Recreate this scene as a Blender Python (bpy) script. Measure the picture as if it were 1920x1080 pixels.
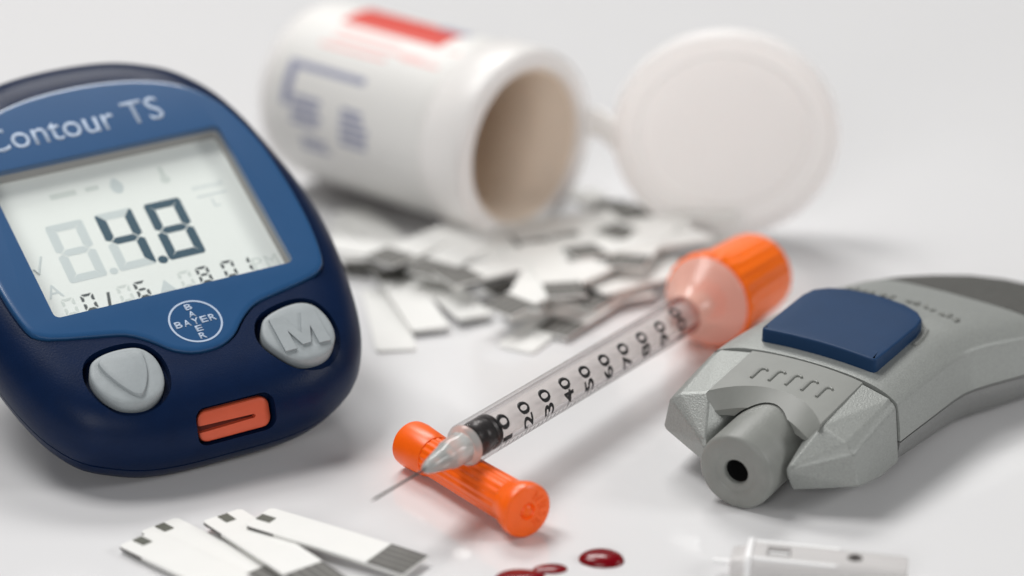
import bpy, bmesh, math, random
from math import sin, cos, pi, radians, sqrt, atan2
from mathutils import Vector, Matrix, Euler

for o in list(bpy.data.objects):
    bpy.data.objects.remove(o)
scene = bpy.context.scene
COL = scene.collection
S = 0.001                      # everything below is written in millimetres

# ------------------------------------------------------------------ camera
cam_d = bpy.data.cameras.new('camera')
cam = bpy.data.objects.new('camera', cam_d)
COL.objects.link(cam)
PITCH, DIST = 22.0, 450.0
cam.location = (0, -DIST * cos(radians(PITCH)) * S, DIST * sin(radians(PITCH)) * S)
cam.rotation_euler = (radians(90 - PITCH), 0, 0)
cam_d.lens = 100
cam_d.sensor_width = 36
cam_d.clip_start = 0.01
cam_d.clip_end = 50
cam_d.dof.use_dof = True
cam_d.dof.focus_distance = 0.384
cam_d.dof.aperture_fstop = 9.0
scene.camera = cam

# ------------------------------------------------------------------ world and lamps
world = bpy.data.worlds.new('World')
scene.world = world
world.use_nodes = True
bg = world.node_tree.nodes['Background']
bg.inputs['Color'].default_value = (0.97, 0.98, 1.0, 1)
bg.inputs['Strength'].default_value = 0.07


def softbox(name, loc, target, size, size_y, power, col=(1, 1, 1)):
    l = bpy.data.lights.new(name, 'AREA')
    l.shape = 'RECTANGLE'
    l.size, l.size_y = size, size_y
    l.energy = power
    l.color = col
    o = bpy.data.objects.new(name, l)
    o.location = loc
    o.rotation_euler = (Vector(target) - Vector(loc)).to_track_quat('-Z', 'Y').to_euler()
    COL.objects.link(o)
    return o


softbox('softbox_rear', (-0.12, 0.66, 0.86), (0, 0, 0), 0.46, 0.26, 6.3, (1.0, 0.985, 0.965))
softbox('softbox_overhead', (-0.38, 0.12, 0.82), (0, 0, 0), 0.34, 0.34, 4.9, (1.0, 0.985, 0.97))
softbox('softbox_front', (-0.30, -1.25, 0.50), (0, 0, 0.02), 0.5, 0.4, 5.6, (1.0, 0.99, 0.98))
softbox('softbox_side', (0.80, -0.20, 0.42), (0.05, -0.02, 0.01), 0.24, 0.24, 2.4, (1.0, 0.99, 0.98))

scene.view_settings.view_transform = 'Standard'
scene.view_settings.look = 'None'
scene.view_settings.gamma = 1
scene.view_settings.exposure = 0
scene.view_settings.use_curve_mapping = False
scene.render.engine = 'CYCLES'
scene.cycles.max_bounces = 12
scene.cycles.caustics_reflective = False
scene.cycles.caustics_refractive = False
scene.cycles.transparent_max_bounces = 24

random.seed(7)


# ------------------------------------------------------------------ materials
def lin(c):
    r = []
    for v in c:
        v = v / 255
        r.append(v / 12.92 if v <= 0.04045 else ((v + 0.055) / 1.055) ** 2.4)
    return (*r, 1)


def mat(name, rgb, rough=0.5, metal=0.0, var=0.0, vscale=400, bump=0.0, bscale=3000, spec=0.5, coat=0.0,
        sss=0.0, trans=0.0, ior=1.47, rvar=0.0):
    m = bpy.data.materials.new(name)
    m.use_nodes = True
    nt = m.node_tree
    p = nt.nodes['Principled BSDF']
    c = lin(rgb)
    p.inputs['Base Color'].default_value = c
    p.inputs['Roughness'].default_value = rough
    p.inputs['Metallic'].default_value = metal
    p.inputs['Specular IOR Level'].default_value = spec
    p.inputs['IOR'].default_value = ior
    p.inputs['Coat Weight'].default_value = coat
    p.inputs['Coat Roughness'].default_value = 0.06
    p.inputs['Transmission Weight'].default_value = trans
    if sss:
        p.inputs['Subsurface Weight'].default_value = sss
        p.inputs['Subsurface Radius'].default_value = (1, 0.6, 0.4)
        p.inputs['Subsurface Scale'].default_value = 0.002
    tc = nt.nodes.new('ShaderNodeTexCoord')
    if var:
        n = nt.nodes.new('ShaderNodeTexNoise')
        n.inputs['Scale'].default_value = vscale
        n.inputs['Detail'].default_value = 5
        n.inputs['Roughness'].default_value = 0.6
        nt.links.new(tc.outputs['Object'], n.inputs['Vector'])
        mr = nt.nodes.new('ShaderNodeMapRange')
        mr.inputs['From Min'].default_value = 0.3
        mr.inputs['From Max'].default_value = 0.7
        mr.inputs['To Min'].default_value = 1 - var
        mr.inputs['To Max'].default_value = 1 + var
        nt.links.new(n.outputs['Fac'], mr.inputs['Value'])
        mx = nt.nodes.new('ShaderNodeMix')
        mx.data_type = 'RGBA'
        mx.blend_type = 'MULTIPLY'
        mx.inputs['Factor'].default_value = 1
        mx.inputs['A'].default_value = c
        nt.links.new(mr.outputs['Result'], mx.inputs['B'])
        nt.links.new(mx.outputs['Result'], p.inputs['Base Color'])
    if rvar:
        n2 = nt.nodes.new('ShaderNodeTexNoise')
        n2.inputs['Scale'].default_value = 60
        n2.inputs['Detail'].default_value = 6
        nt.links.new(tc.outputs['Object'], n2.inputs['Vector'])
        mr2 = nt.nodes.new('ShaderNodeMapRange')
        mr2.inputs['From Min'].default_value = 0.35
        mr2.inputs['From Max'].default_value = 0.65
        mr2.inputs['To Min'].default_value = max(0.02, rough - rvar)
        mr2.inputs['To Max'].default_value = rough + rvar
        nt.links.new(n2.outputs['Fac'], mr2.inputs['Value'])
        nt.links.new(mr2.outputs['Result'], p.inputs['Roughness'])
    if bump:
        nb = nt.nodes.new('ShaderNodeTexNoise')
        nb.inputs['Scale'].default_value = bscale
        nb.inputs['Detail'].default_value = 3
        nt.links.new(tc.outputs['Object'], nb.inputs['Vector'])
        b = nt.nodes.new('ShaderNodeBump')
        b.inputs['Strength'].default_value = bump
        b.inputs['Distance'].default_value = 0.0002
        nt.links.new(nb.outputs['Fac'], b.inputs['Height'])
        nt.links.new(b.outputs['Normal'], p.inputs['Normal'])
    return m


def clear_mat(name, rgb, edge_rgb, power=3.0, base=0.06, edge=0.75, rough=0.08):
    """thin clear plastic: see-through face on, denser and glossier at grazing angles (as real tube walls are)"""
    m = bpy.data.materials.new(name)
    m.use_nodes = True
    nt = m.node_tree
    nt.nodes.clear()
    out = nt.nodes.new('ShaderNodeOutputMaterial')
    tr = nt.nodes.new('ShaderNodeBsdfTransparent')
    tr.inputs['Color'].default_value = lin(rgb)
    p = nt.nodes.new('ShaderNodeBsdfPrincipled')
    p.inputs['Base Color'].default_value = lin(edge_rgb)
    p.inputs['Roughness'].default_value = rough
    lw = nt.nodes.new('ShaderNodeLayerWeight')
    lw.inputs['Blend'].default_value = 0.5
    pw = nt.nodes.new('ShaderNodeMath')
    pw.operation = 'POWER'
    pw.inputs[1].default_value = power
    nt.links.new(lw.outputs['Facing'], pw.inputs[0])
    mr = nt.nodes.new('ShaderNodeMapRange')
    mr.inputs['To Min'].default_value = base
    mr.inputs['To Max'].default_value = edge
    nt.links.new(pw.outputs[0], mr.inputs['Value'])
    mx = nt.nodes.new('ShaderNodeMixShader')
    nt.links.new(mr.outputs['Result'], mx.inputs[0])
    nt.links.new(tr.outputs[0], mx.inputs[1])
    nt.links.new(p.outputs[0], mx.inputs[2])
    nt.links.new(mx.outputs[0], out.inputs['Surface'])
    return m


M = {
    'table': mat('white_acrylic', (223, 223, 224), 0.12, var=0.012, vscale=14, rvar=0.03, spec=0.6),
    'navy': mat('navy_plastic', (10, 29, 60), 0.38, var=0.08, vscale=300, bump=0.16, bscale=4000, spec=0.14),
    'navy_dark': mat('dark_gap', (8, 12, 26), 0.5),
    'lens': mat('blue_lens', (38, 80, 124), 0.30, spec=0.35, coat=0.3, var=0.03, vscale=120),
    'print_pale': mat('pale_print', (176, 192, 214), 0.5),
    'lcd': mat('lcd_glass', (243, 245, 244), 0.4, var=0.01, vscale=200),
    'lcd_wall': mat('screen_wall', (150, 146, 144), 0.55),
    'lcd_on': mat('lcd_segment', (26, 70, 92), 0.4),
    'lcd_off': mat('lcd_ghost', (209, 216, 219), 0.4),
    'lcd_dim': mat('lcd_small', (70, 76, 80), 0.4),
    'lcd_faint': mat('lcd_faint', (217, 222, 220), 0.4),
    'rubber': mat('grey_rubber', (150, 157, 160), 0.55, var=0.05, vscale=500, bump=0.15, bscale=4000),
    'port': mat('coral_plastic', (204, 88, 58), 0.45, var=0.04, vscale=300),
    'port_dark': mat('port_slot', (96, 34, 22), 0.6),
    'orange': mat('orange_plastic', (250, 100, 10), 0.33, var=0.05, vscale=350, sss=0.15),
    'orange2': mat('orange_cap_plastic', (255, 112, 4), 0.36, var=0.04, vscale=300, sss=0.15),
    'black': mat('black_rubber', (10, 10, 12), 0.3, var=0.1),
    'ink': mat('black_ink', (22, 22, 24), 0.5),
    'steel': mat('needle_steel', (88, 84, 82), 0.4, metal=0.4),
    'hub': mat('hub_plastic', (236, 238, 235), 0.12, trans=0.6, ior=1.3),
    'rod': clear_mat('plunger_plastic', (252, 251, 250), (240, 238, 236), 1.5, 0.25, 0.6, 0.3),
    'barrel': clear_mat('clear_barrel', (254, 253, 253), (140, 136, 136), 4.0, 0.035, 0.9, 0.07),
    'flange': clear_mat('clear_flange', (255, 232, 222), (255, 206, 190), 1.4, 0.5, 0.85, 0.22),
    'pane': clear_mat('screen_pane', (253, 254, 253), (190, 196, 200), 4.0, 0.03, 0.6, 0.05),
    'grey': mat('grey_plastic', (132, 134, 130), 0.44, var=0.05, vscale=400, bump=0.2, bscale=2500),
    'grey_speckle': mat('speckled_grey_plastic', (152, 155, 152), 0.44, metal=0.3, var=0.15, vscale=4200, bump=0.3, bscale=4200),
    'grey_smooth': mat('smooth_grey_plastic', (134, 136, 132), 0.42, var=0.04, vscale=300),
    'grey_low': mat('lower_grey_plastic', (136, 137, 136), 0.38, metal=0.25, var=0.22, vscale=4200, bump=0.4, bscale=4200),
    'grip': mat('dark_grip', (78, 78, 75), 0.75, var=0.12, vscale=900, bump=0.8, bscale=1200),
    'blue_button': mat('blue_button', (24, 55, 90), 0.5, var=0.05, vscale=300, bump=0.06, spec=0.25),
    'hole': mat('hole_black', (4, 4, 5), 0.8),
    'bottle': mat('bottle_plastic', (244, 242, 240), 0.35),
    'label': mat('label_paper', (240, 239, 236), 0.45),
    'liner': mat('desiccant_liner', (252, 238, 222), 0.7, var=0.04, vscale=200),
    'lid': mat('lid_plastic', (255, 254, 253), 0.4),
    'red_print': mat('red_print', (206, 50, 28), 0.45),
    'pink_print': mat('pink_print', (238, 190, 186), 0.5),
    'blue_print': mat('blue_print', (146, 150, 174), 0.5),
    'strip': mat('strip_white', (231, 231, 228), 0.35, var=0.015, vscale=200),
    'contact': mat('strip_contact', (92, 91, 88), 0.65, var=0.1, vscale=800),
    'contact_line': mat('contact_line', (128, 127, 122), 0.6),
    'strip_mark': mat('strip_mark', (70, 72, 60), 0.5),
    'strip_edge': mat('strip_edge', (70, 68, 66), 0.6),
    'blood': mat('blood', (118, 4, 17), 0.2, spec=0.4, var=0.1, vscale=300),
    'lancet': mat('lancet_plastic', (240, 238, 237), 0.3, trans=0.2, ior=1.4),
    'lancet_white': mat('lancet_white', (246, 246, 246), 0.35),
    'lancet_grey': mat('lancet_grey', (100, 96, 94), 0.5),
}


def add_translucency(m, fac):
    nt = m.node_tree
    p = nt.nodes['Principled BSDF']
    out = nt.nodes['Material Output']
    tl = nt.nodes.new('ShaderNodeBsdfTranslucent')
    tl.inputs['Color'].default_value = p.inputs['Base Color'].default_value
    mx = nt.nodes.new('ShaderNodeMixShader')
    mx.inputs[0].default_value = fac
    nt.links.new(p.outputs[0], mx.inputs[1])
    nt.links.new(tl.outputs[0], mx.inputs[2])
    nt.links.new(mx.outputs[0], out.inputs['Surface'])


add_translucency(M['lid'], 0.5)
add_translucency(M['bottle'], 0.12)
add_translucency(M['label'], 0.12)
add_translucency(M['liner'], 0.3)
add_translucency(M['lancet'], 0.3)


# ------------------------------------------------------------------ mesh helpers
def mesh_obj(name, bm, material, parent=None, smooth=30):
    me = bpy.data.meshes.new(name)
    bmesh.ops.recalc_face_normals(bm, faces=bm.faces[:])
    for v in bm.verts:
        v.co *= S
    bm.to_mesh(me)
    bm.free()
    if material:
        me.materials.append(M[material])
    if smooth:
        me.shade_smooth()
        me.set_sharp_from_angle(angle=radians(smooth))
    o = bpy.data.objects.new(name, me)
    COL.objects.link(o)
    o.parent = parent
    return o


def add_piece(parent_obj, name, me_src):
    o = bpy.data.objects.new(name, me_src)
    COL.objects.link(o)
    o.parent = parent_obj
    return o


def thing(name, label, cat, mtx, group=None):
    o = bpy.data.objects.new(name, None)
    o.empty_display_size = 0.01
    COL.objects.link(o)
    o.matrix_world = mtx
    o['label'] = label
    o['category'] = cat
    if group:
        o['group'] = group
    return o


def tag(o, label, cat, group=None):
    o['label'] = label
    o['category'] = cat
    if group:
        o['group'] = group
    return o


def frame(loc, x, y, z):
    m = Matrix.Identity(4)
    for i, a in enumerate((x, y, z)):
        for j in range(3):
            m[j][i] = a[j]
    for j in range(3):
        m[j][3] = loc[j] * S
    return m


def bridge(bm, rings, closed=True, cap0=True, cap1=True):
    vr = [[bm.verts.new(p) for p in r] for r in rings]
    n = len(vr[0])
    for a, b in zip(vr, vr[1:]):
        for i in range(n if closed else n - 1):
            j = (i + 1) % n
            bm.faces.new((a[i], a[j], b[j], b[i]))
    if cap0:
        bm.faces.new(vr[0][::-1])
    if cap1:
        bm.faces.new(vr[-1])
    return vr


def lathe(bm, prof, seg=48, cap0=True, cap1=True, flute=0, famp=0.0):
    """profile [(x, r)] turned about the x axis"""
    rings = []
    for x, r in prof:
        ring = []
        for k in range(seg):
            t = 2 * pi * k / seg
            rr = r * (1 + famp * cos(flute * t)) if flute else r
            ring.append((x, rr * cos(t), rr * sin(t)))
        rings.append(ring)
    return bridge(bm, rings, True, cap0, cap1)


def tube(bm, pts, r, seg=8):
    rings = []
    pts = [Vector(p) for p in pts]
    for i, p in enumerate(pts):
        d = (pts[min(i + 1, len(pts) - 1)] - pts[max(i - 1, 0)]).normalized()
        a = d.orthogonal().normalized() if i == 0 else (prev - d * prev.dot(d)).normalized()
        prev = a
        b = d.cross(a)
        rings.append([p + (a * cos(2 * pi * k / seg) + b * sin(2 * pi * k / seg)) * r for k in range(seg)])
    bridge(bm, rings)


def box(bm, x0, x1, y0, y1, z0, z1):
    ps = [(x0, y0), (x1, y0), (x1, y1), (x0, y1)]
    bridge(bm, [[(x, y, z0) for x, y in ps], [(x, y, z1) for x, y in ps]])


def prism(bm, outline, z0, z1, top_inset=0.0, inset_h=0.0):
    rings = [[(x, y, z0) for x, y in outline], [(x, y, z1 - inset_h) for x, y in outline]]
    if inset_h:
        k = 3
        for i in range(1, k + 1):
            t = i / k * pi / 2
            o = offset(outline, top_inset * (1 - cos(t)))
            rings.append([(x, y, z1 - inset_h + inset_h * sin(t)) for x, y in o])
    bridge(bm, rings)


def hull(bm, pts, bevel=0.0, seg=2):
    vs = [bm.verts.new(p) for p in pts]
    r = bmesh.ops.convex_hull(bm, input=vs)
    dead = [g for g in r['geom_interior'] if isinstance(g, bmesh.types.BMVert)]
    bmesh.ops.delete(bm, geom=list(set(dead)), context='VERTS')
    bmesh.ops.dissolve_limit(bm, angle_limit=radians(3), verts=bm.verts[:], edges=bm.edges[:])
    if bevel:
        bmesh.ops.bevel(bm, geom=bm.edges[:], offset=bevel, segments=seg, affect='EDGES', profile=0.5)


def spline(pts, n, closed=True):
    """Catmull-Rom, resampled to n even points"""
    P = [Vector((*p, 0)) if len(p) == 2 else Vector(p) for p in pts]
    out = []
    m = len(P)
    last = m if closed else m - 1
    for i in range(last):
        if closed:
            a, b, c, d = P[i - 1], P[i], P[(i + 1) % m], P[(i + 2) % m]
        else:
            a, b, c, d = P[max(i - 1, 0)], P[i], P[i + 1], P[min(i + 2, m - 1)]
        for k in range(12):
            t = k / 12
            out.append(0.5 * ((2 * b) + (c - a) * t + (2 * a - 5 * b + 4 * c - d) * t * t + (3 * b - a - 3 * c + d) * t ** 3))
    if not closed:
        out.append(P[-1])
    if closed:
        out.append(out[0])
    L = [0]
    for a, b in zip(out, out[1:]):
        L.append(L[-1] + (b - a).length)
    res = []
    j = 0
    cnt = n if closed else n - 1
    for k in range(n):
        s = L[-1] * k / cnt
        while j < len(L) - 2 and L[j + 1] < s:
            j += 1
        t = (s - L[j]) / max(1e-9, L[j + 1] - L[j])
        res.append(out[j].lerp(out[j + 1], min(1, max(0, t))))
    return [(p.x, p.y) for p in res] if len(pts[0]) == 2 else res


def mirror_half(half):
    """half outline from bottom centre up the right side to top centre -> closed, counter-clockwise"""
    return list(half) + [(-x, y) for x, y in reversed(half) if abs(x) > 1e-6]


def offset(outline, d):
    """move a counter-clockwise outline inwards by d along its normals"""
    n = len(outline)
    res = []
    for i in range(n):
        x0, y0 = outline[i - 1]
        x1, y1 = outline[(i + 1) % n]
        tx, ty = x1 - x0, y1 - y0
        l = sqrt(tx * tx + ty * ty) or 1
        res.append((outline[i][0] - ty / l * d, outline[i][1] + tx / l * d))
    return res


def rrect(cx, cy, w, h, r, k=5):
    pts = []
    for qx, qy, a0 in ((1, -1, -90), (1, 1, 0), (-1, 1, 90), (-1, -1, 180)):
        for i in range(k + 1):
            a = radians(a0 + 90 * i / k)
            pts.append((cx + qx * (w / 2 - r) + r * cos(a), cy + qy * (h / 2 - r) + r * sin(a)))
    return pts


def cut(obj, cutters):
    """boolean difference, applied to the mesh itself"""
    for c in cutters:
        md = obj.modifiers.new('cut', 'BOOLEAN')
        md.operation = 'DIFFERENCE'
        md.solver = 'EXACT'
        md.object = c
    bpy.context.view_layer.update()
    dg = bpy.context.evaluated_depsgraph_get()
    me = bpy.data.meshes.new_from_object(obj.evaluated_get(dg))
    obj.modifiers.clear()
    obj.data = me
    me.shade_smooth()
    me.set_sharp_from_angle(angle=radians(30))
    for c in cutters:
        bpy.data.objects.remove(c)


def crisp(o):
    """flat faces stay flat next to their rounded edges"""
    o.data.set_sharp_from_angle(angle=radians(60))
    md = o.modifiers.new('weighted_normals', 'WEIGHTED_NORMAL')
    md.keep_sharp = True
    md.weight = 90
    return o


def text_bm(body, width=None, height=None, depth=0.05, bold=0.0, spacing=1.0):
    """lettering as a mesh in mm, lower left corner at the origin, extruded along z"""
    cu = bpy.data.curves.new('lettering', 'FONT')
    cu.body = body
    cu.size = 1
    cu.offset = bold
    cu.space_character = spacing
    cu.resolution_u = 3
    o = bpy.data.objects.new('lettering', cu)
    COL.objects.link(o)
    bpy.context.view_layer.update()
    dg = bpy.context.evaluated_depsgraph_get()
    me = bpy.data.meshes.new_from_object(o.evaluated_get(dg))
    bpy.data.objects.remove(o)
    bm = bmesh.new()
    bm.from_mesh(me)
    bpy.data.meshes.remove(me)
    xs = [v.co.x for v in bm.verts]
    ys = [v.co.y for v in bm.verts]
    x0, x1, y0, y1 = min(xs), max(xs), min(ys), max(ys)
    sx = width / (x1 - x0) if width else None
    sy = height / (y1 - y0) if height else None
    sx = sx or sy
    sy = sy or sx
    for v in bm.verts:
        v.co = Vector(((v.co.x - x0) * sx, (v.co.y - y0) * sy, 0))
    bmesh.ops.remove_doubles(bm, verts=bm.verts[:], dist=1e-5)
    r = bmesh.ops.extrude_face_region(bm, geom=bm.faces[:])
    for g in r['geom']:
        if isinstance(g, bmesh.types.BMVert):
            g.co.z += depth
    return bm


def move(bm, f):
    for v in bm.verts:
        v.co = Vector(f(v.co.x, v.co.y, v.co.z))
    return bm


# ================================================================== SETTING
bm = bmesh.new()
# sheet that sweeps up far behind the objects, as a seamless backdrop does
rows = []
for k in range(9):
    y = -1200 + 300 * k
    rows.append((y, 0.0))
for k in range(1, 13):
    t = k / 12 * pi / 2
    rows.append((1200 + 700 * sin(t), 700 * (1 - cos(t))))
rows.append((1900, 1600))
bridge(bm, [[(-2000, y, z), (2000, y, z)] for y, z in rows], closed=False, cap0=False, cap1=False)
table = mesh_obj('tabletop', bm, 'table', smooth=60)
table['kind'] = 'structure'

# ================================================================== GLUCOSE METER
yaw, tilt, roll = radians(30), radians(28), radians(3)
u0 = Vector((cos(yaw), sin(yaw), 0))
f0 = Vector((-sin(yaw), cos(yaw), 0))
mv = f0 * cos(tilt) + Vector((0, 0, 1)) * sin(tilt)
mn = u0.cross(mv)
mu = u0 * cos(roll) + mn * sin(roll)
mn = mu.cross(mv)
meter = thing('glucose_meter', 'navy blue egg-shaped blood glucose meter propped up, display reading 4.8', 'glucose meter',
              frame((-52.36, -43.35, 28.03), mu, mv, mn))
half = [(0, -36.5), (4.5, -36.5), (8.5, -36.3), (12.6, -35.6), (16.3, -34.1), (20.3, -31.6), (23.2, -27.5), (25.1, -22.6), (26.4, -17), (27.4, -10.3),
        (27.8, -4), (27.6, 2), (26.5, 9), (24.9, 17.2), (22.4, 24), (18.5, 29.3), (14.3, 32.2), (8.3, 34.4), (0, 35.1)]
OUT = spline(mirror_half(half), 150)
prof = [(12, -14.8), (8, -14.7), (5, -14.3), (2.8, -13.3), (1.5, -12.0), (0.75, -10.5), (0.45, -9.4), (0.4, -9.15),
        (0.85, -9.05), (0.85, -8.75), (0.22, -8.65), (0.0, -7.0), (0.2, -5.4), (0.75, -3.8), (1.6, -2.5), (2.7, -1.5), (4.0, -0.75), (5.6, -0.28), (7.4, -0.06), (9.0, 0.0)]
bm = bmesh.new()
rings = []
for d, z in prof:
    rings.append([(x, y, z) for x, y in offset(OUT, d)])
bridge(bm, rings)
body = mesh_obj('body', bm, 'navy', meter)
low = min((meter.matrix_world @ v.co).z for v in body.data.vertices)
mw = meter.matrix_world.copy()
mw.translation.z -= low
meter.matrix_world = mw

lens_half = [(0, -25.0), (2.2, -24.75), (4.6, -23.5), (6.8, -21.2), (9.6, -19.2), (13.8, -18.2), (18.0, -17.3), (20.6, -16.3), (21.9, -14.4),
             (22.8, -9), (23.1, -2.6), (22.9, 4), (22.3, 10), (20.7, 16), (19, 19.5), (16.6, 22.4), (13.1, 24.6), (7.4, 26.3), (0, 26.9)]
LENS = spline(mirror_half(lens_half), 140)
BL = spline([(-16.7, -24.3), (-15.6, -22.3), (-12.8, -21.4), (-9.2, -21.7), (-7.5, -23.6), (-7.2, -26.3), (-7.9, -28.9), (-9.4, -30.4),
             (-11.7, -31.0), (-14.2, -30.3), (-15.9, -28.5), (-16.7, -26.4)][::-1], 56)
BR = spline([(8.3, -24.3), (9.6, -22.2), (12.6, -21.1), (15.6, -21.0), (17.4, -22.3), (18.2, -25.2), (17.7, -28.2), (15.8, -30.3), (13.2, -30.9),
             (10.8, -30.2), (9.1, -28.2), (8.2, -26.2)], 56)


def ccw(o):
    a = sum(o[i - 1][0] * o[i][1] - o[i][0] * o[i - 1][1] for i in range(len(o)))
    return o if a > 0 else o[::-1]


BL, BR = ccw(BL), ccw(BR)


def cutter(outline, z0, z1, mtx=None):
    bm = bmesh.new()
    bridge(bm, [[(x, y, z0) for x, y in outline], [(x, y, z1) for x, y in outline]])
    if mtx:
        bmesh.ops.transform(bm, matrix=mtx, verts=bm.verts[:])
    return mesh_obj('cutter', bm, None, meter, smooth=0)


SCR = rrect(0.0, 0.0, 35.4, 27.8, 0.9)
# local frame of the strip port on the lower shoulder
pn = Vector((0, -0.80, 0.60))
pm = Matrix(((1, 0, 0, 0.4), (0, 0.60, -0.80, -34.6), (0, 0.80, 0.60, -3.75), (0, 0, 0, 1)))
PORT = rrect(0, 0, 10.6, 4.3, 1.3)
PORT_CUT = rrect(0.0, 0.2, 11.5, 5.4, 1.6)
cut(body, [cutter(offset(LENS, -0.28), -0.75, 3), cutter(offset(SCR, -0.4), -4.0, 3), cutter(offset(BL, -0.95), -1.7, 3), cutter(offset(BR, -0.95), -1.7, 3),
           cutter(PORT_CUT, -1.3, 8, pm)])

# lens plate with the display window cut through
bm = bmesh.new()
bridge(bm, [[(x, y, z) for x, y in offset(LENS, d)] for d, z in ((0.0, -0.72), (0.0, 0.10), (0.10, 0.26), (0.32, 0.36), (0.8, 0.40))])
lens = mesh_obj('lens_plate', bm, 'lens', meter)
cut(lens, [cutter(SCR, -3, 3)])
# display: tray walls, panel, segments, pane
bm = bmesh.new()
inner, outer = offset(SCR, 0.02), offset(SCR, -0.3)
bridge(bm, [[(x, y, -3.2) for x, y in outer], [(x, y, -0.74) for x, y in outer], [(x, y, -0.74) for x, y in inner], [(x, y, -3.2) for x, y in inner]], cap0=False, cap1=False)
mesh_obj('screen_frame', bm, 'lcd_wall', meter)
LZ = -2.4
bm = bmesh.new()
bridge(bm, [[(x, y, LZ - 0.6) for x, y in inner], [(x, y, LZ) for x, y in inner]])
panel = mesh_obj('display_panel', bm, 'lcd', meter)
bm = bmesh.new()
pz = offset(SCR, 0.03)
bridge(bm, [[(x, y, 0.18) for x, y in pz], [(x, y, 0.26) for x, y in pz]])
mesh_obj('screen_pane', bm, 'pane', meter)


def seg_polys(w, h, t, gap=0.10):
    """the seven bars of a digit as polygons, origin at its centre, named a..g"""
    X, Y = w / 2, h / 2
    g = gap
    k = 0.18 * t

    def v(sx, top):
        # outer edge long, inner edge short, mitred at both ends
        ya, yb = (g, Y - g * 1.3) if top else (-g, -Y + g * 1.3)
        sg = 1 if top else -1
        return [(sx * X, ya + sg * 0.30 * t), (sx * X, yb - sg * k), (sx * (X - k), yb), (sx * (X - t), yb - sg * t), (sx * (X - t), ya + sg * 0.55 * t), (sx * (X - t * 0.5), ya + sg * 0.02)]

    def hz(sg):
        return [(-X + g * 1.3 + k, sg * Y), (X - g * 1.3 - k, sg * Y), (X - g * 1.3, sg * (Y - k * 0.5)), (X - t - g, sg * (Y - t)), (-X + t + g, sg * (Y - t)), (-X + g * 1.3, sg * (Y - k * 0.5))]
    q = t * 0.46
    mid = [(-X + t * 0.5 + g, 0), (-X + t + g, q), (X - t - g, q), (X - t * 0.5 - g, 0), (X - t - g, -q), (-X + t + g, -q)]
    return dict(a=hz(1), d=hz(-1), g=mid, f=v(-1, True), b=v(1, True), e=v(-1, False), c=v(1, False))


DIG = {'0': 'abcdef', '1': 'bc', '2': 'abged', '3': 'abgcd', '4': 'fgbc', '5': 'afgcd', '6': 'afgecd', '7': 'abc', '8': 'abcdefg', '9': 'abcfgd', ' ': ''}


def digit(name, ch, cx, cy, w, h, t, material, slant=0.06, z=LZ, segs=None, gap=0.10):
    bm = bmesh.new()
    P = seg_polys(w, h, t, gap)
    for s in (segs if segs is not None else DIG[ch]):
        pts = [(cx + x + slant * y, cy + y) for x, y in P[s]]
        bridge(bm, [[(x, y, z + 0.004) for x, y in pts], [(x, y, z + 0.03) for x, y in pts]])
    return mesh_obj(name, bm, material, panel, smooth=0)


DW, DH, DT = 5.5, 10.9, 1.35
digit('ghost_digit', '8', -9.6, -1.0, DW, DH, DT, 'lcd_off', 0.02)
digit('digit', '4', -2.2, -0.9, DW, DH, DT, 'lcd_on', 0.02)
digit('ghost_digit', '', -2.2, -0.9, DW, DH, DT, 'lcd_off', 0.02, segs='ade')
digit('digit', '8', 5.2, -1.0, DW, DH, DT, 'lcd_on', 0.02)


def disc(bm, cx, cy, r, z0, z1, n=24, sx=1.0):
    pts = [(cx + r * sx * cos(2 * pi * k / n), cy + r * sin(2 * pi * k / n)) for k in range(n)]
    bridge(bm, [[(x, y, z0) for x, y in pts], [(x, y, z1) for x, y in pts]])


bm = bmesh.new()
disc(bm, 1.45, -6.0, 0.72, LZ + 0.004, LZ + 0.03)
mesh_obj('decimal_point', bm, 'lcd_on', panel)
bm = bmesh.new()
disc(bm, -5.9, -6.0, 0.6, LZ + 0.004, LZ + 0.03)
mesh_obj('ghost_point', bm, 'lcd_off', panel)
# small row along the lower edge: 00/06 ... 08:09 PM, partly lit
xrow = [(-14.0, '0', 'lcd_faint'), (-11.2, '0', 'lcd_dim'), (-5.9, '0', 'lcd_faint'), (-3.4, '6', 'lcd_dim'),
        (3.2, '0', 'lcd_faint'), (5.9, '8', 'lcd_dim'), (9.7, '0', 'lcd_dim'), (12.1, '1', 'lcd_dim')]
for x, ch, mt_ in xrow:
    digit('small_digit', ch, x, -10.3, 1.9, 3.0, 0.44, mt_, 0.03, gap=0.16)
bm = bmesh.new()
pts = [(-9.1, -12.4), (-8.65, -12.4), (-7.9, -9.4), (-8.35, -9.4)]
bridge(bm, [[(x, y, LZ + 0.004) for x, y in pts], [(x, y, LZ + 0.03) for x, y in pts]])
mesh_obj('slash_mark', bm, 'lcd_dim', panel, 0)
bm = bmesh.new()
pts = [(-1.2, -11.7), (1.2, -11.7), (0.1, -9.5)]
bridge(bm, [[(x, y, LZ + 0.004) for x, y in pts], [(x, y, LZ + 0.03) for x, y in pts]])
mesh_obj('bell_mark', bm, 'lcd_off', panel, 0)
for x, w, ch in ((14.0, 1.6, 'P'), (16.0, 1.9, 'M')):
    bm = text_bm(ch, w, 2.2, 0.025)
    move(bm, lambda a, b, c, x=x: (a + x - 0.8, b - 11.7, c + LZ + 0.004))
    mesh_obj('small_letter', bm, 'lcd_faint', panel, 0)
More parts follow.
